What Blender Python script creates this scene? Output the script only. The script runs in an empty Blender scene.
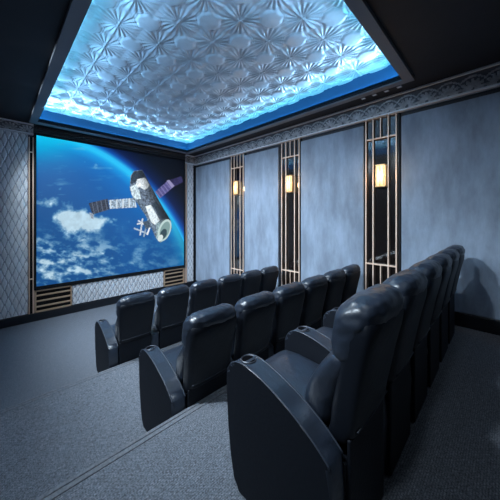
import bpy, bmesh, math, random
import numpy as np
from mathutils import Vector, Matrix
random.seed(4); rng = np.random.RandomState(7)
C = bpy.context.scene.collection
CZ = 1.985                      # eye height above the lowest floor
XR, XL, YF, YB = 4.18, -0.75, 6.45, -1.6
F1, F2, F3 = 0.0, 0.25, 0.625   # the three floor levels
Y12, Y23 = 3.20, 1.59           # the step edges
ZS = CZ + 1.79                  # soffit
ZT = CZ + 2.03                  # tray ceiling
TX0, TX1, TY0, TY1 = 0.55, 3.65, 0.92, 6.05

# ---------------------------------------------------------------- materials
def srgb(r, g, b):
    f = lambda c: (c/255/12.92) if c/255 <= 0.04045 else ((c/255+0.055)/1.055)**2.4
    return (f(r), f(g), f(b), 1)

def mat(name, col, rough=0.5, metal=0.0, var=0.0, vscale=3.0, bump=0.0, bscale=40.0, spec=0.5, emit=None, estr=0, stretch=(1,1,1), sheen=0, detail=4):
    m = bpy.data.materials.new(name); m.use_nodes = True
    nt = m.node_tree; b = nt.nodes['Principled BSDF']
    b.inputs['Base Color'].default_value = col
    b.inputs['Roughness'].default_value = rough
    b.inputs['Metallic'].default_value = metal
    b.inputs['Specular IOR Level'].default_value = spec
    if sheen: b.inputs['Sheen Weight'].default_value = sheen
    if emit:
        b.inputs['Emission Color'].default_value = emit
        b.inputs['Emission Strength'].default_value = estr
    tc = nt.nodes.new('ShaderNodeTexCoord'); mp = nt.nodes.new('ShaderNodeMapping')
    mp.inputs['Scale'].default_value = stretch
    nt.links.new(tc.outputs['Object'], mp.inputs['Vector'])
    n = nt.nodes.new('ShaderNodeTexNoise'); n.inputs['Scale'].default_value = vscale; n.inputs['Detail'].default_value = detail
    n.inputs['Roughness'].default_value = 0.65
    nt.links.new(mp.outputs[0], n.inputs['Vector'])
    if var:
        cr = nt.nodes.new('ShaderNodeValToRGB')
        cr.color_ramp.elements[0].position = 0.36; cr.color_ramp.elements[1].position = 0.66
        cr.color_ramp.elements[0].color = tuple(c*(1-var) for c in col[:3])+(1,)
        cr.color_ramp.elements[1].color = tuple(min(1, c*(1+var)) for c in col[:3])+(1,)
        nt.links.new(n.outputs['Fac'], cr.inputs['Fac']); nt.links.new(cr.outputs['Color'], b.inputs['Base Color'])
    if bump:
        n2 = nt.nodes.new('ShaderNodeTexNoise'); n2.inputs['Scale'].default_value = bscale; n2.inputs['Detail'].default_value = 5
        nt.links.new(mp.outputs[0], n2.inputs['Vector'])
        bp = nt.nodes.new('ShaderNodeBump'); bp.inputs['Strength'].default_value = bump; bp.inputs['Distance'].default_value = 0.01
        nt.links.new(n2.outputs['Fac'], bp.inputs['Height']); nt.links.new(bp.outputs[0], b.inputs['Normal'])
    return m

M_LEATHER_LIT = mat('black_leather_lit', (0.016, 0.023, 0.038, 1), 0.38, var=0.2, vscale=6, bump=0.25, bscale=30, spec=1.0)  # leather lightened for the light on tops, seats and cushions
M_LEATHER_SHADE_B = mat('black_leather_shaded_back', (0.004, 0.006, 0.011, 1), 0.48, bump=0.2, bscale=30, spec=0.4)  # same leather, darkened for the shade on the rear of the backs
M_LEATHER_SHADE_S = mat('black_leather_shaded_side', (0.006, 0.008, 0.013, 1), 0.6, bump=0.15, bscale=60, spec=0.25)  # same leather, darkened for the shaded arm sides and base
M_PIPE = mat('stitched_piping', (0.03, 0.038, 0.055, 1), 0.45)
M_CUP = mat('cup_well_shade', (0.002, 0.002, 0.003, 1), 0.9, spec=0.05)  # near black stands for the shade inside the cup well
M_RING = mat('cup_holder_rim', (0.05, 0.055, 0.07, 1), 0.4, 0.3)
M_BLACK = mat('matt_black', (0.006, 0.007, 0.010, 1), 0.6, spec=0.3)
M_BASEB = mat('dark_stained_baseboard', (0.012, 0.014, 0.020, 1), 0.35)
M_SOFFIT = mat('dark_soffit_lacquer', (0.016, 0.017, 0.023, 1), 0.65, var=0.15, vscale=1.5)
M_TFRAME = mat('grey_tray_frame', (0.22, 0.235, 0.27, 1), 0.6, 0.0)
M_PANEL = mat('blue_grey_suede', (0.285, 0.35, 0.45, 1), 0.75, var=0.24, vscale=4.0, bump=0.5, bscale=12, stretch=(1, 1, 0.32), sheen=0.3, detail=8)
M_FPANEL = mat('silver_embossed_plaster', (0.80, 0.82, 0.86, 1), 0.45, 0.0, var=0.12, vscale=5)
M_FGROUND = mat('grey_panel_ground', (0.40, 0.42, 0.47, 1), 0.6)
M_CGROUND = mat('dark_cornice_ground', (0.13, 0.13, 0.15, 1), 0.5, .1)
M_CORN = mat('silver_grey_cornice', (0.46, 0.44, 0.46, 1), 0.42, 0.15, var=0.3, vscale=14)
M_CORND = mat('dark_header_moulding', (0.03, 0.03, 0.036, 1), 0.4, 0.2)
M_LTRIM = mat('pale_edge_trim', (0.88, 0.90, 0.95, 1), 0.4, 0.0)
M_GOLD = mat('champagne_metal', (0.90, 0.66, 0.52, 1), 0.45, 0.15)
M_GOLDF = mat('copper_gold_slat', (0.66, 0.45, 0.30, 1), 0.4, 0.3)
M_DARKWALL = mat('dark_wall_paint', (0.03, 0.033, 0.045, 1), 0.6)
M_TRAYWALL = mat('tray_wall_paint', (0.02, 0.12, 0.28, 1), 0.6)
M_MIRROR = mat('black_glass_backing', (0.010, 0.007, 0.006, 1), 0.08, 0.0)
M_MIRROR.node_tree.nodes['Principled BSDF'].inputs['IOR'].default_value = 2.6
M_LEDGE = mat('dark_ledge_paint', (.012, .014, .02, 1), .7, spec=.2)
M_TIN = mat('silver_pressed_tin', (0.62, 0.65, 0.70, 1), 0.42, 0.35, var=0.10, vscale=4)
M_CAP = mat('antique_brass', (0.5, 0.33, 0.16, 1), 0.35, 0.7)
M_LED = mat('blue_led', (0.2, 0.7, 1, 1), 0.5, emit=(0.10, 0.62, 1, 1), estr=3.2)
M_DL = mat('downlight_lens', (0.5, 0.5, 0.5, 1), 0.3, emit=(0.6, 0.75, 1, 1), estr=0.12)

def carpet():
    m = mat('blue_grey_carpet', (0.17, 0.185, 0.215, 1), 0.95, spec=0.1)
    nt = m.node_tree; b = nt.nodes['Principled BSDF']; L = nt.links.new
    tc = nt.nodes.new('ShaderNodeTexCoord')
    mp = nt.nodes.new('ShaderNodeMapping'); mp.inputs['Scale'].default_value = (1, 1, 1); L(tc.outputs['Object'], mp.inputs[0])
    br = nt.nodes.new('ShaderNodeTexBrick'); br.inputs['Scale'].default_value = 22
    br.inputs['Color1'].default_value = (0.17, 0.185, 0.215, 1); br.inputs['Color2'].default_value = (0.22, 0.235, 0.27, 1)
    br.inputs['Mortar'].default_value = (0.13, 0.145, 0.17, 1); br.inputs['Mortar Size'].default_value = 0.05; br.inputs['Mortar Smooth'].default_value = 0.5
    L(mp.outputs[0], br.inputs['Vector'])
    n = nt.nodes.new('ShaderNodeTexNoise'); n.inputs['Scale'].default_value = 130; n.inputs['Detail'].default_value = 3; L(mp.outputs[0], n.inputs['Vector'])
    n3 = nt.nodes.new('ShaderNodeTexNoise'); n3.inputs['Scale'].default_value = 1.6; L(mp.outputs[0], n3.inputs['Vector'])
    mr = nt.nodes.new('ShaderNodeMapRange'); mr.inputs['From Min'].default_value = 0.3; mr.inputs['From Max'].default_value = 0.7
    mr.inputs['To Min'].default_value = 0.45; mr.inputs['To Max'].default_value = 1.4; L(n.outputs['Fac'], mr.inputs['Value'])
    mx = nt.nodes.new('ShaderNodeMix'); mx.data_type = 'RGBA'; mx.blend_type = 'MULTIPLY'; mx.inputs[0].default_value = 1
    L(br.outputs['Color'], mx.inputs[6]); L(mr.outputs[0], mx.inputs[7]); L(mx.outputs[2], b.inputs['Base Color'])
    bp = nt.nodes.new('ShaderNodeBump'); bp.inputs['Strength'].default_value = 0.5; bp.inputs['Distance'].default_value = 0.01
    L(n.outputs['Fac'], bp.inputs['Height']); L(bp.outputs[0], b.inputs['Normal'])
    return m
M_CARPET = carpet()
M_NOSE = mat('carpet_nosing', (0.16, 0.172, 0.197, 1), 0.85, var=0.25, vscale=60)

# ---------------------------------------------------------------- mesh helpers
def link(name, me, parent=None, smooth=False):
    o = bpy.data.objects.new(name, me); C.objects.link(o)
    if parent: o.parent = parent
    if smooth:
        for p in me.polygons: p.use_smooth = True
    return o
def obj(name, bm, m, parent=None, smooth=False):
    bmesh.ops.recalc_face_normals(bm, faces=bm.faces)
    me = bpy.data.meshes.new(name); bm.to_mesh(me); bm.free()
    for mm in (m if isinstance(m, (list, tuple)) else [m]): me.materials.append(mm)
    return link(name, me, parent, smooth)
def bx(bm, x0, x1, y0, y1, z0, z1, bev=0.0, seg=2):
    r = bmesh.ops.create_cube(bm, size=1)
    for v in r['verts']:
        v.co = Vector((x0+(v.co.x+.5)*(x1-x0), y0+(v.co.y+.5)*(y1-y0), z0+(v.co.z+.5)*(z1-z0)))
    if bev:
        es = list({e for v in r['verts'] for e in v.link_edges})
        bmesh.ops.bevel(bm, geom=es, offset=bev, segments=seg, affect='EDGES', profile=0.5)
def box(name, a, m, parent=None, bev=0.0):
    bm = bmesh.new(); bx(bm, *a, bev=bev); return obj(name, bm, m, parent)
def cyl(bm, p, r0, r1, h, n=24):
    r = bmesh.ops.create_cone(bm, cap_ends=True, segments=n, radius1=r0, radius2=r1, depth=h)
    bmesh.ops.translate(bm, verts=r['verts'], vec=Vector(p)+Vector((0, 0, h/2)))
def tube(bm, pts, r, n=6):
    rings = []
    for i, p in enumerate(pts):
        a = Vector(pts[max(0, i-1)]); b = Vector(pts[min(len(pts)-1, i+1)]); d = (b-a).normalized()
        u = d.cross(Vector((1, 0, 0)) if abs(d.x) < .8 else Vector((0, 0, 1))).normalized(); w = d.cross(u)
        rings.append([bm.verts.new(Vector(p)+r*(math.cos(t)*u+math.sin(t)*w)) for t in [2*math.pi*k/n for k in range(n)]])
    for A, B in zip(rings, rings[1:]):
        for k in range(n): bm.faces.new((A[k], A[(k+1) % n], B[(k+1) % n], B[k]))
    bm.faces.new(rings[0]); bm.faces.new(rings[-1][::-1])
def tag(o, label, cat, group=None):
    o['label'] = label; o['category'] = cat
    if group: o['group'] = group
    return o
def thing(name, label, cat, loc=(0, 0, 0), group=None):
    o = bpy.data.objects.new(name, None); C.objects.link(o); o.location = loc; o.empty_display_size = .1
    return tag(o, label, cat, group)
def struct(o): o['kind'] = 'structure'; return o
def grid(name, P, m, parent=None, flip=False, smooth=True):
    """P: (nu, nv, 3) array of points"""
    nu, nv, _ = P.shape
    idx = np.arange(nu*nv).reshape(nu, nv)
    q = np.stack([idx[:-1, :-1], idx[1:, :-1], idx[1:, 1:], idx[:-1, 1:]], -1).reshape(-1, 4)
    if flip: q = q[:, ::-1]
    me = bpy.data.meshes.new(name)
    me.vertices.add(nu*nv); me.vertices.foreach_set('co', P.reshape(-1).astype(np.float32))
    me.loops.add(q.size); me.loops.foreach_set('vertex_index', q.reshape(-1).astype(np.int32))
    me.polygons.add(len(q)); me.polygons.foreach_set('loop_start', np.arange(0, q.size, 4, dtype=np.int32))
    me.polygons.foreach_set('loop_total', np.full(len(q), 4, dtype=np.int32))
    me.update(); me.validate()
    me.materials.append(m)
    me.polygons.foreach_set('use_smooth', np.full(len(q), smooth))
    return link(name, me, parent)
def loft(bm, secs, axis='z', n=32):
    """closed loft of superellipse sections (t, ca, cb, ha, hb, exponent)"""
    rings = []
    for (t, ca, cb, ha, hb, e) in secs:
        ring = []
        for k in range(n):
            th = 2*math.pi*(k+.5)/n; c, s = math.cos(th), math.sin(th)
            a = ca+ha*math.copysign(abs(c)**(2/e), c); b = cb+hb*math.copysign(abs(s)**(2/e), s)
            ring.append(bm.verts.new((a, b, t) if axis == 'z' else (a, t, b)))
        rings.append(ring)
    for A, B in zip(rings, rings[1:]):
        for k in range(n): bm.faces.new((A[k], A[(k+1) % n], B[(k+1) % n], B[k]))
    bm.faces.new(rings[0]); bm.faces.new(rings[-1])

# ---------------------------------------------------------------- room shell
bm = bmesh.new()
prof = [(YF+.1, F1), (Y12, F1), (Y12, F2), (Y23, F2), (Y23, F3), (YB-.1, F3), (YB-.1, -.2), (YF+.1, -.2)]
L_ = [bm.verts.new((XL-.1, y, z)) for y, z in prof]; R_ = [bm.verts.new((XR+.1, y, z)) for y, z in prof]
n = len(prof)
for i in range(n): bm.faces.new((L_[i], L_[(i+1) % n], R_[(i+1) % n], R_[i]))
bm.faces.new(L_); bm.faces.new(R_[::-1])
struct(obj('floor', bm, M_CARPET))
for i, (ye, fz) in enumerate(((Y12, F2), (Y23, F3))):
    bm = bmesh.new()
    bx(bm, XL, XR, ye-.012, ye+.012, fz-.03, fz+.008, bev=.004); bx(bm, XL, XR, ye-.046, ye-.020, fz-.01, fz+.006, bev=.003); bx(bm, XL, XR, ye-.020, ye-.012, fz-.01, fz+.002)
    struct(obj('trim_%d' % (i+1), bm, M_NOSE))
struct(box('wall_right', (XR, XR+.1, YB, YF+.1, 0, ZS+.4), M_DARKWALL))
struct(box('wall_left', (XL-.1, XL, YB, YF+.1, 0, ZS+.4), M_DARKWALL))
struct(box('wall_front', (XL, XR, YF, YF+.1, 0, ZS+.4), M_DARKWALL))
struct(box('wall_back', (XL, XR, YB-.1, YB, 0, ZS+.4), M_DARKWALL))

# soffit ring with the raised tray
ceil = bmesh.new(); SO = .04
bx(ceil, XL, TX0-SO, YB, YF, ZS, ZS+.05); bx(ceil, TX1+SO, XR, YB, YF, ZS, ZS+.05)
bx(ceil, TX0-SO, TX1+SO, YB, TY0-SO, ZS, ZS+.05); bx(ceil, TX0-SO, TX1+SO, TY1+SO, YF, ZS, ZS+.05)
ceiling = struct(obj('ceiling', ceil, M_SOFFIT))
bm = bmesh.new(); t = .02; SL = .04
def ringbox(bm, t0, t1, z0, z1):
    # a rectangular ring around the recess between offsets t0 and t1
    bx(bm, TX0-t1, TX0-t0, TY0-t1, TY1+t1, z0, z1); bx(bm, TX1+t0, TX1+t1, TY0-t1, TY1+t1, z0, z1)
    bx(bm, TX0-t0, TX1+t0, TY0-t1, TY0-t0, z0, z1); bx(bm, TX0-t0, TX1+t0, TY1+t0, TY1+t1, z0, z1)
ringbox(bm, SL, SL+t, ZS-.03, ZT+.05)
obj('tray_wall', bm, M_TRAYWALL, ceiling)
bm = bmesh.new(); ringbox(bm, 0, SL, ZS-.03, ZS-.015); ringbox(bm, -.006, .002, ZS-.03, ZS+.006)
obj('light_ledge', bm, M_LEDGE, ceiling)
bm = bmesh.new(); w = .11
ringbox(bm, .003, w, ZS-.045, ZS-.03); ringbox(bm, w-.02, w, ZS-.03, ZS)
obj('tray_frame', bm, M_TFRAME, ceiling)

# pressed metal ceiling: fans on the lattice nodes, smooth plates between
def tin_height(X, Y):
    px, py = .43, .465
    a = (X-1.34)/px; b = (Y-2.38)/py
    a = a-np.round(a); b = b-np.round(b)
    r = np.hypot(a, b); th = np.arctan2(b, a)
    ca, cb = .5-np.abs(a), .5-np.abs(b)
    c8 = np.maximum(np.maximum(ca, cb), (ca+cb)*.70)
    wav = .262+.014*np.cos(6*np.arctan2(cb, ca))
    plate = 1/(1+np.exp((c8-wav)*70))
    rays = np.abs(np.cos(10*th))**1.6
    fan = (1-plate)*rays*np.clip((.56-r)/.2, 0, 1)*np.clip(r/.10, 0, 1)
    fan2 = (1-plate)*np.abs(np.cos(2*th))**6*.9*np.clip((.62-r)/.3, 0, 1)
    hub = np.exp(-(r/.05)**2)
    rib = np.exp(-((c8-.30)/.014)**2)*.8 + np.exp(-((c8-.345)/.010)**2)*.5
    dome = plate*(1-(c8/.30)**2)*.5
    return .013*fan+.008*fan2+.010*hub+.009*rib+.018*plate+.020*dome
nu, nv = 430, 680
U = np.linspace(TX0-SL, TX1+SL, nu)[:, None]*np.ones((1, nv)); V = np.linspace(TY0-SL, TY1+SL, nv)[None, :]*np.ones((nu, 1))
P = np.stack([U, V, ZT-tin_height(U, V)], -1)
grid('relief_panel', P, M_TIN, ceiling, flip=True)

def two_tone(g, H, ground):
    g.data.materials.append(ground)
    F = (H[:-1, :-1]+H[1:, :-1]+H[1:, 1:]+H[:-1, 1:])/4
    g.data.polygons.foreach_set('material_index', (F.reshape(-1) < 0).astype(np.int32)); g.data.update()
# cornices : embossed frieze on a coving, pale edge strips as parts
def frieze(name, p0, d, length, nrm, z0, z1, m, dark=False):
    N = max(8, int(length/.0125)); K = 20
    s = np.linspace(0, length, N)[:, None]*np.ones((1, K)); t = np.linspace(0, 1, K)[None, :]*np.ones((N, 1))
    pitch = .235
    a = s/pitch-np.round(s/pitch); q = t-.12
    th = np.arctan2(a*pitch, q*(z1-z0)+1e-6); r = np.hypot(a*pitch, q*(z1-z0))
    fan = np.abs(np.cos(7*th))*np.clip(r/.03, 0, 1)*np.clip((.15-r)/.04, 0, 1)
    arch = np.exp(-((r-.155)/.008)**2)
    out = .045+.045*t**2+.016*fan+.012*arch
    p0 = np.array(p0); d = np.array(d); nrm = np.array(nrm)
    P = p0[None, None]+s[..., None]*d+out[..., None]*nrm; P[..., 2] = z0+t*(z1-z0)
    cr = np.cross(d, (0, 0, 1))
    g = grid(name, P, m, flip=bool(np.dot(cr, nrm) < 0)); struct(g)
    if not dark: two_tone(g, fan+arch-.42, M_CGROUND)
    bm = bmesh.new()
    for (za, zb, o0) in ((z0-.010, z0+.014, .088), (z1-.028, z1-.004, .112)):
        c0 = Vector(p0)+Vector(nrm)*0; c1 = c0+Vector(d)*length+Vector(nrm)*o0
        bx(bm, min(c0.x, c1.x), max(c0.x, c1.x), min(c0.y, c1.y), max(c0.y, c1.y), za, zb, bev=.004)
    obj('edge_moulding', bm, M_CORND if dark else M_LTRIM, g)
    return g
frieze('trim_3', (XR, YB, 0), (0, 1, 0), YF-YB-.05, (-1, 0, 0), CZ+1.54, ZS, M_CORN)
frieze('trim_4', (XL, YF, 0), (1, 0, 0), 1.27, (0, -1, 0), CZ+1.60, ZS, M_CORN)
frieze('trim_5', (.52, YF, 0), (1, 0, 0), 3.27, (0, -1, 0), CZ+1.655, ZS, M_CORND, True)
frieze('trim_6', (3.79, YF, 0), (1, 0, 0), XR-3.79, (0, -1, 0), CZ+1.56, ZS, M_CORN)

# baseboards
bm = bmesh.new()
bx(bm, XR-.06, XR, Y12+.013, YF, 0, .17, bev=.006); bx(bm, XR-.06, XR, Y23+.013, Y12-.04, F2, F2+.17, bev=.006); bx(bm, XR-.06, XR, YB, Y23-.04, F3, F3+.17, bev=.006)
struct(obj('baseboard_right', bm, M_BASEB))
bm = bmesh.new(); bx(bm, XL, XR-.06, YF-.07, YF, 0, .15, bev=.006)
struct(obj('baseboard_front', bm, M_BASEB))
bm = bmesh.new()
bx(bm, XL, XL+.03, Y12+.013, YF-.07, 0, .17); bx(bm, XL, XL+.03, Y23+.013, Y12-.04, F2, F2+.17); bx(bm, XL, XL+.03, YB, Y23-.04, F3, F3+.17)
struct(obj('baseboard_left', bm, M_BASEB))

# ---------------------------------------------------------------- right wall : suede panels, grilles, sconces
def wall_panel(y0, y1, z0, label):
    o = box('wall_panel', (XR-.05, XR, y0, y1, z0, CZ+1.465), M_PANEL, bev=.012)
    return tag(o, label, 'wall panel', 'suede panels on the right wall')
wall_panel(4.86, 6.36, .172, 'blue-grey suede wall panel between the screen wall and the first wall grille')
wall_panel(3.31, 4.32, .172, 'blue-grey suede wall panel between the two wall grilles farther from the camera')
wall_panel(1.585, 2.76, F2+.172, 'blue-grey suede wall panel between the nearest grille and the middle grille')
wall_panel(-.55, 1.055, F3+.172, 'blue-grey suede wall panel at the right edge above the back row')
def wall_grille(y0, y1, zb, zrail, label):
    zt = CZ+1.527
    t = thing('wall_grille', label, 'grille', (XR, (y0+y1)/2, zb), 'metal grilles on the right wall')
    X0, X1 = -.052, -.036; h = (y1-y0)/2; w = .010
    def part(name, a, m, bev=.003):
        o = box(name, a, m, t, bev); return o
    part('black_glass', (-.012, 0, -h-.03, h+.03, 0, zt-zb), M_MIRROR, 0)
    for k in (-1, -.5, .5, 1): part('upright_bar', (X0, X1, k*h-w, k*h+w, 0, zt-zb), M_GOLD)
    for zz in (CZ+1.215, zrail):
        part('rail', (X0-.004, X1+.004, -h, h, zz-zb-.011, zz-zb+.011), M_GOLD)
    part('short_bar', (X0, X1, -w*.8, w*.8, CZ+1.226-zb, zt-zb), M_GOLD)
    part('short_bar', (X0, X1, -w*.8, w*.8, 0, zrail-.011-zb), M_GOLD)
    for k in (-1, 1): part('side_jamb', (-.03, 0, k*(h+.034)-.008, k*(h+.034)+.008, 0, zt-zb), M_BLACK, 0)
    return t
def sconce(y, z, label):
    t = thing('wall_sconce', label, 'wall lamp', (XR-.012, y, z), 'candle-lit sconces in the wall grilles')
    box('bracket', (-.034, 0, -.03, .03, -.11, .11), M_CAP, t, .003)
    cx = -.078
    bm = bmesh.new(); secs = []
    for zz, rr in ((-.150, .060), (-.14, .066), (0, .068), (.14, .066), (.150, .060)): secs.append((zz, cx, 0, rr*.64, rr, 3.2))
    loft(bm, secs, n=24); obj('lamp_shade', bm, M_SHADE, t, True)
    for zz in (-.172, .150): box('cap', (cx-.046, cx+.046, -.071, .071, zz, zz+.02), M_CAP, t, .005)
    bm = bmesh.new()
    for yy in (-.045, 0, .045): bx(bm, cx-.049, cx-.043, yy-.004, yy+.004, -.155, .155)
    for yy in (-.070, .070): bx(bm, cx-.02, cx+.02, yy-.002, yy+.002, -.155, .155)
    obj('shade_rib', bm, M_CAP, t)
    l = bpy.data.lights.new('sconce_glow', 'POINT'); l.energy = 3.0; l.color = (1, .62, .28); l.shadow_soft_size = .05
    lo = bpy.data.objects.new('sconce_glow', l); C.objects.link(lo); lo.parent = t; lo.location = (cx-.10, 0, 0)
    return t
def shade_mat():
    m = bpy.data.materials.new('glowing_mica_shade'); m.use_nodes = True; nt = m.node_tree; b = nt.nodes['Principled BSDF']
    tc = nt.nodes.new('ShaderNodeTexCoord'); g = nt.nodes.new('ShaderNodeTexNoise'); g.inputs['Scale'].default_value = 18
    nt.links.new(tc.outputs['Object'], g.inputs['Vector'])
    cr = nt.nodes.new('ShaderNodeValToRGB'); cr.color_ramp.elements[0].color = (.85, .36, .09, 1); cr.color_ramp.elements[1].color = (1, .86, .50, 1)
    cr.color_ramp.elements[0].position = .3; cr.color_ramp.elements[1].position = .6
    nt.links.new(g.outputs['Fac'], cr.inputs['Fac']); nt.links.new(cr.outputs['Color'], b.inputs['Emission Color'])
    b.inputs['Emission Strength'].default_value = 1.05; b.inputs['Base Color'].default_value = (.8, .6, .35, 1)
    return m
M_SHADE = shade_mat()
for (y0, y1, fz, zr, zs, w_) in ((1.12, 1.55, F3, CZ-.71, CZ+.633, 'nearest the camera, above the back row'),
                                 (2.80, 3.22, F2, CZ-1.05, CZ+.67, 'in the middle of the right wall'),
                                 (4.36, 4.79, F1, CZ-1.24, CZ+.72, 'farthest from the camera, closest to the screen')):
    wall_grille(y0, y1, fz+.172, zr, 'champagne metal bar grille over black glass, '+w_)
    sconce((y0+y1)/2-.02, zs, 'amber glowing wall sconce behind bars, '+w_)

# ---------------------------------------------------------------- front wall : screen, louvres, embossed panels
YS = 6.40
SX0, SX1, SZ0, SZ1 = .565, 3.765, CZ-1.325, CZ+1.60
def to_px(X, Z):
    u = (X-YS)/(X+YS); v = (Z-CZ)*math.sqrt(2)/(X+YS); return 250+255*u, 218-255*v
def noise2(x, y, seed=0):
    """value noise on numpy arrays"""
    r = np.random.RandomState(seed).rand(256, 256)
    xi = np.floor(x).astype(int); yi = np.floor(y).astype(int); fx = x-xi; fy = y-yi
    fx = fx*fx*(3-2*fx); fy = fy*fy*(3-2*fy); xi %= 255; yi %= 255
    return (r[xi, yi]*(1-fx)+r[xi+1, yi]*fx)*(1-fy)+(r[xi, yi+1]*(1-fx)+r[xi+1, yi+1]*fx)*fy
def fbm(x, y, seed=0, o=5):
    a = 0; w = .5; s = 0
    for k in range(o): a = a+w*noise2(x*2**k+17*k, y*2**k+31*k, seed+k); s += w; w *= .55
    return a/s
def inpoly(x, y, poly):
    ins = np.zeros(x.shape, bool); j = len(poly)-1
    for i in range(len(poly)):
        xi, yi = poly[i]; xj, yj = poly[j]
        c = ((yi > y) != (yj > y)) & (x < (xj-xi)*(y-yi)/(yj-yi+1e-9)+xi)
        ins ^= c; j = i
    return ins
def paint(px, py):
    col = np.zeros(px.shape+(3,))
    def lin(c): return np.array(c, float)
    # limb circle through three points of the bright arc
    (x1, y1), (x2, y2), (x3, y3) = (66, 137), (125, 167), (183, 240)
    A = np.array([[x2-x1, y2-y1], [x3-x1, y3-y1]], float)*2
    cx, cy = np.linalg.solve(A, [x2*x2-x1*x1+y2*y2-y1*y1, x3*x3-x1*x1+y3*y3-y1*y1]); R = math.hypot(x1-cx, y1-cy)
    d = R-np.hypot(px-cx, py-cy)
    stops = [(-60, (2, 3, 10)), (-22, (3, 6, 22)), (-9, (5, 25, 75)), (-4, (8, 80, 170)), (0, (40, 190, 250)), (3, (40, 195, 250)), (7, (16, 150, 225)), (14, (10, 110, 192)), (30, (10, 92, 168)), (70, (12, 80, 145)), (200, (18, 72, 128))]
    xs = [s[0] for s in stops]
    for k in range(3): col[..., k] = np.interp(d, xs, [s[1][k] for s in stops])
    tl = np.exp(-(((px-42)/38)**2+((py-136)/24)**2))[..., None]*(d > 0)[..., None]
    col = col*(1-.75*tl)+lin((10, 205, 240))*.75*tl
    br = (np.clip((px-125)/60, 0, 1)*np.clip((py-185)/60, 0, 1)*(d > 0))[..., None]
    col = col*(1-.25*br)
    # clouds
    n1 = fbm(px/16+3, py/11+1, 3); n2 = fbm((px+py*.6)/10, (py-px*.25)/5, 11); n3 = fbm(px/6, py/6, 21)
    w1 = np.exp(-(((px-77)/27)**2+((py-220-(px-77)*.22)/15)**2)*1.15)
    w1 = np.maximum(w1, np.exp(-(((px-48)/16)**2+((py-203)/9)**2))*.62)
    c1 = np.clip((w1*1.5+1.3*(n1-.5)+.9*(n3-.5)-.40)*1.9, 0, 1)
    w2 = 1/(1+np.exp(-(py-238-.08*(px-80))/6))*np.clip(1.25-(px-40)/140, .3, 1)
    c2 = np.clip((n2*1.05+.35*n3+.25*(fbm((px*.8+py)/5, (py*.9-px*.5)/2.4, 77)-.5)-.585)*2.9, 0, 1)*w2*1.0
    c3 = np.clip((fbm(px/20, py/4, 40)-.62)*4, 0, 1)*.35*(py < 195)
    cl = np.clip(c1+c2+c3, 0, 1)*(d > 4)
    tint = lin((205, 222, 240))*(.82+.25*n3[..., None]); tint[..., 0] *= .93
    col = col*(1-cl[..., None])+tint*cl[..., None]
    S = 3.846
    def Q(pts): return [(60+a/S, 160+b/S) for a, b in pts]
    def put(pts, c, tex=.0, seed=5, sc=1.2):
        m = inpoly(px, py, Q(pts)); t = fbm(px*sc, py*sc, seed, 3)
        col[m] = np.clip(lin(c)*(1+tex*(t[m][:, None]-.5)*2), 0, 255)
    def grid_lines(pts, d1, n1_, c):
        m = inpoly(px, py, Q(pts)); a = ((px-60)*S*d1[0]+(py-160)*S*d1[1])/n1_; g = (a-np.floor(a)) < .22
        col[m & g] = lin(c)
    L1 = [(110, 166), (183, 149), (190, 190), (125, 210)]
    put(L1, (52, 60, 78), .7); grid_lines(L1, (.97, -.2), 17, (92, 102, 122))
    L2 = [(187, 154), (286, 146), (296, 182), (192, 188)]
    put(L2, (150, 170, 190), .7, 8); grid_lines(L2, (1, 0), 24, (208, 222, 232)); grid_lines([(215, 152), (222, 151), (228, 186), (220, 187)], (1, 0), 500, (40, 50, 70))
    put([(112, 200), (128, 208), (130, 228), (120, 224)], (150, 160, 175), .3)
    Rp = [(366, 122), (414, 80), (436, 104), (384, 148)]
    put(Rp, (88, 84, 140), .3); grid_lines(Rp, (.8, -.6), 13, (130, 125, 175))
    Rq = [(414, 80), (466, 62), (474, 84), (436, 104)]
    put(Rq, (50, 46, 88), .5); put([(410, 80), (420, 76), (440, 100), (430, 108)], (150, 145, 185))
    body = [(272, 60), (284, 42), (316, 38), (330, 62), (350, 100), (372, 140), (400, 190), (424, 228), (430, 262), (412, 302), (385, 318), (368, 300), (352, 262), (330, 215), (300, 170), (282, 150), (268, 112)]
    put(body, (88, 102, 118), .9, 31, 1.0)
    put([(274, 60), (286, 44), (316, 40), (328, 62), (318, 76), (290, 84), (272, 96)], (44, 54, 66), .9, 14, 2)
    put([(296, 74), (326, 68), (344, 96), (330, 118), (306, 104), (290, 110)], (205, 214, 220), .25, 9, .9)
    put([(270, 104), (292, 92), (306, 122), (312, 150), (290, 152), (276, 134)], (180, 198, 208), .35, 12, .9)
    put([(306, 124), (346, 104), (366, 136), (372, 170), (336, 176), (312, 152)], (86, 98, 114), .8, 17, 1.2)
    put([(328, 178), (350, 172), (384, 232), (366, 250), (350, 238)], (200, 214, 222), .25, 19, .9)
    put([(352, 166), (372, 160), (408, 220), (392, 232)], (62, 76, 92), .6, 23, 2)
    put([(370, 246), (398, 228), (426, 232), (430, 262), (412, 302), (386, 318), (370, 300)], (120, 142, 150), .5, 25)
    bd = inpoly(px, py, Q(body)); pp = ((px-60)*S-352)*.925-((py-160)*S-170)*.38
    col[bd] = np.clip(col[bd]*(1.15-.75*np.clip((pp[bd]+8)/42, 0, 1))[:, None], 0, 255)
    e = lambda cx_, cy_, ra, rb, an: (((((px-60)*S-cx_)*math.cos(an)+((py-160)*S-cy_)*math.sin(an))/ra)**2+((-((px-60)*S-cx_)*math.sin(an)+((py-160)*S-cy_)*math.cos(an))/rb)**2) < 1
    col[e(402, 270, 23, 44, .35)] = (190, 214, 212); col[e(403, 271, 17, 36, .35)] = (128, 158, 158)
    col[e(398, 284, 12, 20, .35)] = (52, 74, 84); col[e(386, 300, 9, 14, .5)] = (214, 228, 226)
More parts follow.
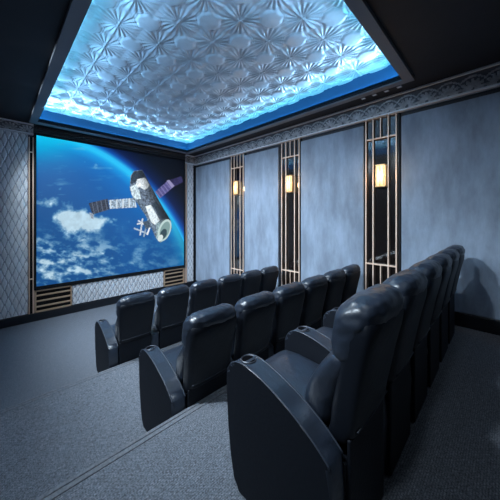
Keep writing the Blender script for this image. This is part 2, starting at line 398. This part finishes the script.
    for (a, b, c_, d_, cc) in ((300, 232, 345, 262, (190, 205, 220)), (284, 262, 340, 285, (170, 190, 210)), (318, 225, 308, 290, (205, 215, 225)), (340, 225, 322, 296, (150, 170, 190)), (345, 260, 335, 288, (230, 235, 240)), (296, 246, 330, 240, (220, 228, 235))):
        nx, ny = b-d_, c_-a; ln = math.hypot(nx, ny); nx *= 3/ln; ny *= 3/ln
        put([(a-nx, b-ny), (a+nx, b+ny), (c_+nx, d_+ny), (c_-nx, d_-ny)], cc, .2)
    put([(318, 238), (342, 232), (350, 256), (330, 268)], (70, 86, 104), .9, 44, 2)
    lin_ = np.where(col/255 <= .04045, col/255/12.92, ((col/255+.055)/1.055)**2.4)
    return lin_
screen = thing('projection_screen', 'large projection screen showing a spacecraft above the blue Earth', 'screen', ((SX0+SX1)/2, YF, SZ0))
nu, nv = 340, 320
xs = np.linspace(SX0, SX1, nu); zs = np.linspace(SZ0, SZ1, nv)
GX = xs[:, None]*np.ones((1, nv)); GZ = zs[None, :]*np.ones((nu, 1))
pxx, pyy = to_px(GX, GZ); colr = paint(pxx, pyy)
def screen_mat():
    m = bpy.data.materials.new('projected_picture'); m.use_nodes = True; nt = m.node_tree; b = nt.nodes['Principled BSDF']
    a = nt.nodes.new('ShaderNodeAttribute'); a.attribute_name = 'picture'
    b.inputs['Base Color'].default_value = (.01, .01, .01, 1); b.inputs['Roughness'].default_value = .8
    nt.links.new(a.outputs['Color'], b.inputs['Emission Color']); b.inputs['Emission Strength'].default_value = 1.0
    return m
P = np.stack([GX-(SX0+SX1)/2, np.full_like(GX, YS-YF), GZ-SZ0], -1)
pic = grid('picture', P, screen_mat(), screen, flip=False, smooth=False)
ca = pic.data.color_attributes.new('picture', 'FLOAT_COLOR', 'POINT')
ca.data.foreach_set('color', np.concatenate([colr.reshape(-1, 3), np.ones((nu*nv, 1))], 1).astype(np.float32).ravel())
bm = bmesh.new(); hw = (SX1-SX0)/2; H = SZ1-SZ0
bx(bm, -hw, hw, -.048, 0, 0, H)
obj('backing_board', bm, M_BLACK, screen)
bm = bmesh.new()
bx(bm, -hw-.03, -hw, -.07, 0, -.07, H+.05, bev=.004); bx(bm, hw, hw+.03, -.07, 0, -.07, H+.05, bev=.004)
bx(bm, -hw, hw, -.07, 0, -.07, 0, bev=.004); bx(bm, -hw, hw, -.07, 0, H, H+.05, bev=.004)
obj('frame', bm, M_BLACK, screen)

def louvre(x0, x1, label):
    z0, z1 = CZ-1.83, CZ-1.40
    t = thing('louvre_grille', label, 'vent grille', ((x0+x1)/2, YF, z0), 'louvred grilles under the screen')
    hw = (x1-x0)/2; h = z1-z0
    box('dark_recess', (-hw+.02, hw-.02, -.012, 0, .02, h-.02), M_BLACK, t)
    bm = bmesh.new()
    bx(bm, -hw, -hw+.035, -.06, 0, 0, h, bev=.003); bx(bm, hw-.02, hw, -.06, 0, 0, h, bev=.003)
    bx(bm, -hw, hw, -.06, 0, 0, .028, bev=.003); bx(bm, -hw, hw, -.06, 0, h-.028, h, bev=.003)
    obj('frame', bm, M_GOLDF, t)
    for k in range(1, 4):
        z = h*k/4; box('slat', (-hw+.035, hw-.02, -.055, -.012, z-.014, z+.014), M_GOLDF, t, .003)
louvre(.53, 1.135, 'copper-coloured louvred grille under the left end of the screen')
louvre(3.165, 3.77, 'copper-coloured louvred grille under the right end of the screen')

def embossed(name, x0, x1, z0, z1, label, pw=.105, ph=.19, amp=.022):
    nu = max(6, int((x1-x0)/.0085)); nv = max(6, int((z1-z0)/.014))
    s = np.linspace(0, x1-x0, nu)[:, None]*np.ones((1, nv)); t = np.linspace(0, z1-z0, nv)[None, :]*np.ones((nu, 1))
    a = s/pw; b = t/ph
    def loz(a, b): return np.clip(1.15-1.9*np.abs(a-np.round(a))-1.55*np.abs(b-np.round(b)), 0, .62)
    hgt = np.maximum(loz(a, b), loz(a+.5, b+.5))
    out = .035+amp*hgt/.62
    edge = (s < 1e-6) | (s > x1-x0-1e-6) | (t < 1e-6) | (t > z1-z0-1e-6)
    out = np.where(edge, 0.004, out)
    P = np.stack([x0+s, YF-out, z0+t], -1)
    g = grid(name, P, M_FPANEL, flip=False, smooth=False)
    two_tone(g, hgt-.40, M_FGROUND)
    return tag(g, label, 'wall panel')
embossed('embossed_panel', 1.14, 3.16, CZ-1.83, CZ-1.40, 'long low silver panel embossed with lozenges under the screen')
embossed('embossed_panel', XL+.02, .445, .152, CZ+1.595, 'tall silver embossed panel left of the screen', .10, .26)
embossed('embossed_panel', 3.865, 4.075, .152, CZ+1.555, 'narrow silver embossed panel between the screen and the right wall', .10, .2)

def jamb(x0, x1, label):
    z0 = .152; z1 = CZ+1.545
    t = thing('framed_strip', label, 'metal trim', ((x0+x1)/2, YF, z0), 'metal framed strips beside the screen')
    hw = (x1-x0)/2
    box('black_infill', (-hw, hw, -.02, 0, 0, z1-z0), M_BLACK, t)
    for k in (-1, 1): box('upright_bar', (k*hw-.008, k*hw+.008, -.06, -.02, 0, z1-z0), M_GOLD, t, .003)
    for zz in (CZ+1.26, CZ-1.17): box('rail', (-hw, hw, -.058, -.02, zz-z0-.01, zz-z0+.01), M_GOLD, t, .003)
jamb(.46, .518, 'thin copper-edged black strip along the left side of the screen')
jamb(3.808, 3.85, 'thin copper-edged black strip along the right side of the screen')

# ---------------------------------------------------------------- cinema chairs
PITCH = .495
def profile_part(bm, pts, x0, x1, bev=.02, seg=3):
    L = [bm.verts.new((x0, y, z)) for y, z in pts]; R = [bm.verts.new((x1, y, z)) for y, z in pts]; n = len(pts)
    for i in range(n): bm.faces.new((L[i], L[(i+1) % n], R[(i+1) % n], R[i]))
    a = bm.faces.new(L); b = bm.faces.new(R[::-1])
    es = list(a.edges)+list(b.edges)
    bmesh.ops.bevel(bm, geom=es, offset=bev, segments=seg, affect='EDGES', profile=0.5, clamp_overlap=True)
def spline(pts, k=5):
    out = []
    n = len(pts)
    for i in range(n-1):
        p0 = pts[max(0, i-1)]; p1 = pts[i]; p2 = pts[i+1]; p3 = pts[min(n-1, i+2)]
        for j in range(k):
            t = j/k
            out.append(tuple(.5*(2*p1[a]+(p2[a]-p0[a])*t+(2*p0[a]-5*p1[a]+4*p2[a]-p3[a])*t*t+(3*p1[a]-p0[a]-3*p2[a]+p3[a])*t**3) for a in range(len(p1))))
    out.append(pts[-1]); return out
ARM_TOP = spline([(-.012, .30), (0, .53), (-.022, .608), (-.075, .642), (-.15, .645), (-.26, .620), (-.38, .575), (-.50, .510), (-.575, .45)], 4)
ARM_PROF = [(-.085, .0), (-.045, .05), (-.02, .15)]+ARM_TOP+[(-.585, .30), (-.575, 0)]
def make_arm(parent, x):
    bm = bmesh.new(); profile_part(bm, ARM_PROF, -.055, .055, .018)
    a = obj('armrest', bm, M_LEATHER_LIT, parent, True); a.location = (x, 0, 0)
    me = a.data; me.materials.append(M_LEATHER_SHADE_S)
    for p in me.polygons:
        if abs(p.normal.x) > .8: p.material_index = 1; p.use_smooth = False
    bm = bmesh.new()
    for sx in (-.049, .049): tube(bm, [(sx, y, z-.002) for y, z in ARM_TOP[2:]], .005)
    obj('piping', bm, M_PIPE, a, True)
    # cup holder: rim ring and a black disc painted for the shaded well
    bm = bmesh.new(); n = 24; cy, cz = -.105, .646
    def ring(r, z): return [bm.verts.new((r*math.cos(2*math.pi*k/n), cy+r*math.sin(2*math.pi*k/n), z)) for k in range(n)]
    rs = [ring(.041, cz-.012), ring(.041, cz+.004), ring(.037, cz+.007), ring(.034, cz+.004), ring(.033, cz+.001)]
    for A, B in zip(rs, rs[1:]):
        for k in range(n): bm.faces.new((A[k], A[(k+1) % n], B[(k+1) % n], B[k]))
    f = bm.faces.new(rs[-1]); f2 = bm.faces.new(rs[0][::-1])
    c = obj('cup_holder', bm, [M_RING, M_CUP], a, False)
    for p in c.data.polygons:
        if len(p.vertices) > 4: p.material_index = 1
    return a
def wrinkle(me, amp, sc):
    from mathutils import noise
    for v in me.vertices:
        v.co += Vector(v.normal)*noise.noise(v.co*sc)*amp
def make_chair():
    t = thing('cinema_chair', '', 'armchair', (0, 0, 0), 'black leather cinema armchairs')
    h = PITCH/2
    make_arm(t, -h)
    # base box between the arms
    bm = bmesh.new(); bx(bm, -h+.057, h-.057, -.586, -.05, 0, .40, bev=.012)
    obj('base', bm, M_LEATHER_SHADE_S, t)
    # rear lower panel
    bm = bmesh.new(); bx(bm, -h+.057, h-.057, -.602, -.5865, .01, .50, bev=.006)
    obj('rear_panel', bm, M_LEATHER_SHADE_S, t)
    # seat cushion (loft along y)
    bm = bmesh.new(); secs = []
    for (y, zc, hz, hx) in ((-.03, .44, .035, .150), (-.015, .45, .055, .180), (-.03, .462, .068, .190), (-.12, .468, .070, .191), (-.25, .462, .068, .191), (-.38, .450, .065, .191), (-.44, .445, .055, .188)):
        secs.append((y, 0, zc, hx, hz, 4))
    loft(bm, secs[1:], 'y', 40)
    s = obj('seat', bm, M_LEATHER_LIT, t, True)
    # back shell
    bm = bmesh.new()
    S = spline([(.46, 0, -.530, .180, .050, 5), (.52, 0, -.560, .190, .060, 5), (.62, 0, -.572, .197, .062, 5), (.78, 0, -.590, .208, .060, 5), (.90, 0, -.604, .214, .064, 4.5), (.955, 0, -.604, .210, .062, 4), (.985, 0, -.602, .19, .045, 3.4), (.995, 0, -.600, .16, .02, 3)], 4)
    loft(bm, S, 'z', 48); b = obj('backrest', bm, M_LEATHER_SHADE_B, t, True)
    bm = bmesh.new(); tube(bm, [(-.17, -.620, .535), (0, -.622, .53), (.17, -.620, .535)], .005)
    obj('seam', bm, M_PIPE, b, True)
    # lumbar cushion
    bm = bmesh.new()
    S = spline([(.475, 0, -.45, .165, .03, 3.5), (.50, 0, -.445, .182, .065, 3.3), (.57, 0, -.448, .190, .088, 3.2), (.67, 0, -.480, .198, .085, 3.2), (.75, 0, -.515, .204, .070, 3), (.80, 0, -.535, .198, .048, 3), (.82, 0, -.545, .18, .025, 3)], 4)
    loft(bm, S, 'z', 48); c = obj('back_cushion', bm, M_LEATHER_LIT, t, True); wrinkle(c.data, .006, 14)
    # headrest pillow wraps over the top
    bm = bmesh.new()
    S = spline([(.785, 0, -.555, .170, .03, 3), (.805, 0, -.552, .198, .058, 3), (.86, 0, -.552, .214, .078, 2.8), (.92, 0, -.562, .219, .088, 2.9), (.965, 0, -.577, .218, .094, 3.2), (1.005, 0, -.584, .208, .084, 3), (1.035, 0, -.590, .180, .064, 2.6), (1.051, 0, -.594, .13, .038, 2.3), (1.056, 0, -.597, .07, .015, 2.1)], 5)
    loft(bm, S, 'z', 64); hd = obj('headrest', bm, M_LEATHER_LIT, t, True); wrinkle(hd.data, .009, 9); wrinkle(hd.data, .006, 32)
    for part in (b, c, hd):          # recline: the upper back leans away from the seat
        for v in part.data.vertices: v.co.y -= .085*max(0, v.co.z-.58)
    return t
def copy_tree(o, parent=None):
    c = o.copy(); C.objects.link(c)
    if parent: c.parent = parent
    for ch in [x for x in bpy.data.objects if x.parent == o]: copy_tree(ch, c)
    return c
proto = make_chair(); first = True
ords = ['first', 'second', 'third', 'fourth', 'fifth', 'last']
rows = [('back', .905, 1.02, F3, .495), ('middle', .92, 2.20, F2, .495), ('front', .985, 3.82, F1, .50)]
for rname, x0, yf, fz, pt in rows:
    for i in range(6):
        o = proto if first else copy_tree(proto)
        first = False
        o.location = (x0+PITCH/2+i*pt, yf, fz)
        if i == 0: lab = {'back': 'large black leather cinema armchair in the foreground, at the aisle end of the back row',
                          'middle': 'black leather cinema armchair at the aisle end of the middle row',
                          'front': 'black leather cinema armchair at the aisle end of the front row, under the screen'}[rname]
        elif i == 5: lab = 'black leather cinema armchair closest to the right wall in the %s row' % rname
        else: lab = 'black leather cinema armchair, %s from the aisle in the %s row' % (ords[i], rname)
        o['label'] = lab; o['group'] = 'cinema armchairs in the %s row' % rname
        if i == 5:
            arm = [x for x in bpy.data.objects if x.parent == o and x.name.startswith('armrest')][0]
            a2 = copy_tree(arm, o); a2.location = (PITCH/2, 0, 0)

# ---------------------------------------------------------------- lights
def area(name, loc, sx, sy, rot, energy, col):
    l = bpy.data.lights.new(name, 'AREA'); l.shape = 'RECTANGLE'; l.size = sx; l.size_y = sy; l.energy = energy; l.color = col
    o = bpy.data.objects.new(name, l); C.objects.link(o); o.location = loc; o.rotation_euler = rot; return o
BL = (.13, .66, 1.0)
zl = ZS-.005
mx, my = (TX0+TX1)/2, (TY0+TY1)/2
tl = math.radians(32); tw = math.radians(74); EB, EW = 11, 11.5; o1 = .022; zz = ZS-.004
for (a, lab, loc, sx, sy, ax, sg) in (
    ((TX0-.036, TX0-.030, TY0, TY1), 'blue LED strip along the left edge of the ceiling recess', (TX0-o1, my), .02, TY1-TY0, 1, 1),
    ((TX1+.030, TX1+.036, TY0, TY1), 'blue LED strip along the right edge of the ceiling recess', (TX1+o1, my), .02, TY1-TY0, 1, -1),
    ((TX0, TX1, TY0-.036, TY0-.030), 'blue LED strip along the near edge of the ceiling recess', (mx, TY0-o1), TX1-TX0, .02, 0, -1),
    ((TX0, TX1, TY1+.030, TY1+.036), 'blue LED strip along the edge of the ceiling recess above the screen', (mx, TY1+o1), TX1-TX0, .02, 0, 1)):
    bm = bmesh.new(); bx(bm, *a, ZS-.015, ZS-.008)
    tag(obj('led_strip', bm, M_LED), lab, 'light strip', 'LED strips in the ceiling recess')
    ln = max(sx, sy)/5
    for nm, ang, e, cl, dz in (('led_glow', tl, EB, BL, 0), ('added_wash', tw, EW, (.31, .64, 1), .045)):  # the second, wash lamp is added to brighten the ceiling centre
        rot = (0, math.pi+sg*ang, 0) if ax else (math.pi+sg*ang, 0, 0)
        lt = area(nm, (loc[0], loc[1], zz+dz), sx, sy, rot, e*ln, cl)
        if dz: lt.data.spread = math.radians(50)
# small square downlights in the right soffit
for k in range(4):
    y = 1.02+.16*k
    t = thing('square_downlight', ['small square recessed light nearest the camera in the right soffit', 'second small square recessed light in the right soffit', 'third small square recessed light in the right soffit', 'small square recessed light farthest from the camera in the right soffit'][k], 'ceiling light', (3.90, y, ZS), 'square recessed lights in the right soffit')
    bm = bmesh.new()
    bx(bm, -.03, .03, -.03, -.022, -.006, 0); bx(bm, -.03, .03, .022, .03, -.006, 0); bx(bm, -.03, -.022, -.022, .022, -.006, 0); bx(bm, .022, .03, -.022, .022, -.006, 0)
    obj('frame', bm, M_TFRAME, t)
    box('lens', (-.022, .022, -.022, .022, -.004, 0), M_DL, t)
# target of an added left-soffit spot that brightens the back row's heads
focus = Vector((1.9, .50, CZ-.35))
# round fill lamps, unseen, added in the left and rear soffits
M_FILL_LENS = mat('fill_lamp_lens', (.8, .8, .8, 1), .4, emit=(.75, .86, 1, 1), estr=6)  # glowing lens of the added fill lamps
k = 0
fill_lamps = [(-.30, 1.0, .55, 'tilted at the back row'), (-.30, 1.9, 1.4, 'nearest the camera'), (-.30, 3.5, 1.4, 'second from the camera'), (-.30, 4.5, 1.2, 'third from the camera'), (-.30, 5.5, 1.3, 'closest to the screen wall')]
fill_lamps += [(-.28, 2.22, .26, 'shining straight down on the aisle'), (-.28, .25, .12, 'shining straight down beside the back row')]
for (x, y, e, wh) in fill_lamps:
    t = thing('added_fill_lamp', 'added round fill lamp in the left soffit, '+wh, 'ceiling light', (x, y, ZS), 'added fill lamps in the left soffit')
    bm = bmesh.new(); cyl(bm, (0, 0, -.008), .06, .065, .008); obj('rim', bm, M_TFRAME, t)
    bm = bmesh.new(); cyl(bm, (0, 0, -.011), .045, .045, .004); obj('lens', bm, M_FILL_LENS, t)
    l = bpy.data.lights.new('added_fill_beam', 'SPOT'); l.energy = 500*e; l.color = (.74, .88, 1); l.spot_size = math.radians(92); l.spot_blend = 1; l.shadow_soft_size = .08
    lo = bpy.data.objects.new('added_fill_beam', l); C.objects.link(lo); lo.location = (x, y, ZS-.03)
    if y in (2.22, .25): l.spot_size = math.radians(140); lo.rotation_euler = (0, math.radians(-12), 0); continue
    if y < 1.2: l.spot_size = math.radians(62); lo.rotation_euler = (focus-lo.location).to_track_quat('-Z', 'Y').to_euler(); continue
    lo.rotation_euler = Vector((1, 0, -.85)).to_track_quat('-Z', 'Y').to_euler()   # aimed across the room at the wall panels

for (x, y, wh) in ((1.6, -.9, 'left'), (3.2, -.9, 'right')):  # two unseen lamps added to lift the floor and wall back here
    t = thing('added_fill_lamp', 'added round fill lamp in the soffit behind the back row, %s one of the two' % wh, 'ceiling light', (x, y, ZS), 'added fill lamps behind the back row')
    bm = bmesh.new(); cyl(bm, (0, 0, -.008), .06, .065, .008); obj('rim', bm, M_TFRAME, t)
    bm = bmesh.new(); cyl(bm, (0, 0, -.011), .045, .045, .004); obj('lens', bm, M_FILL_LENS, t)
    l = bpy.data.lights.new('added_fill_beam', 'SPOT'); l.energy = 10; l.color = (.74, .88, 1); l.spot_size = math.radians(130); l.spot_blend = 1; l.shadow_soft_size = .08
    lo = bpy.data.objects.new('added_fill_beam', l); C.objects.link(lo); lo.location = (x, y, ZS-.03)
    lo.rotation_euler = Vector((.45, .1, -1)).to_track_quat('-Z', 'Y').to_euler()
w = bpy.data.worlds.new('World'); bpy.context.scene.world = w; w.use_nodes = True
w.node_tree.nodes['Background'].inputs[0].default_value = (0, 0, 0, 1)

# ---------------------------------------------------------------- camera
cam = bpy.data.cameras.new('camera'); co = bpy.data.objects.new('camera', cam); C.objects.link(co)
cam.sensor_width = 36; cam.lens = 36*255/500; cam.shift_y = -(250-218)/500; cam.clip_start = .03
co.location = (0, 0, CZ); co.rotation_euler = (math.radians(90), 0, math.radians(-45))
sc = bpy.context.scene; sc.camera = co
sc.view_settings.view_transform = 'Standard'; sc.view_settings.look = 'None'; sc.view_settings.exposure = 0; sc.view_settings.gamma = 1
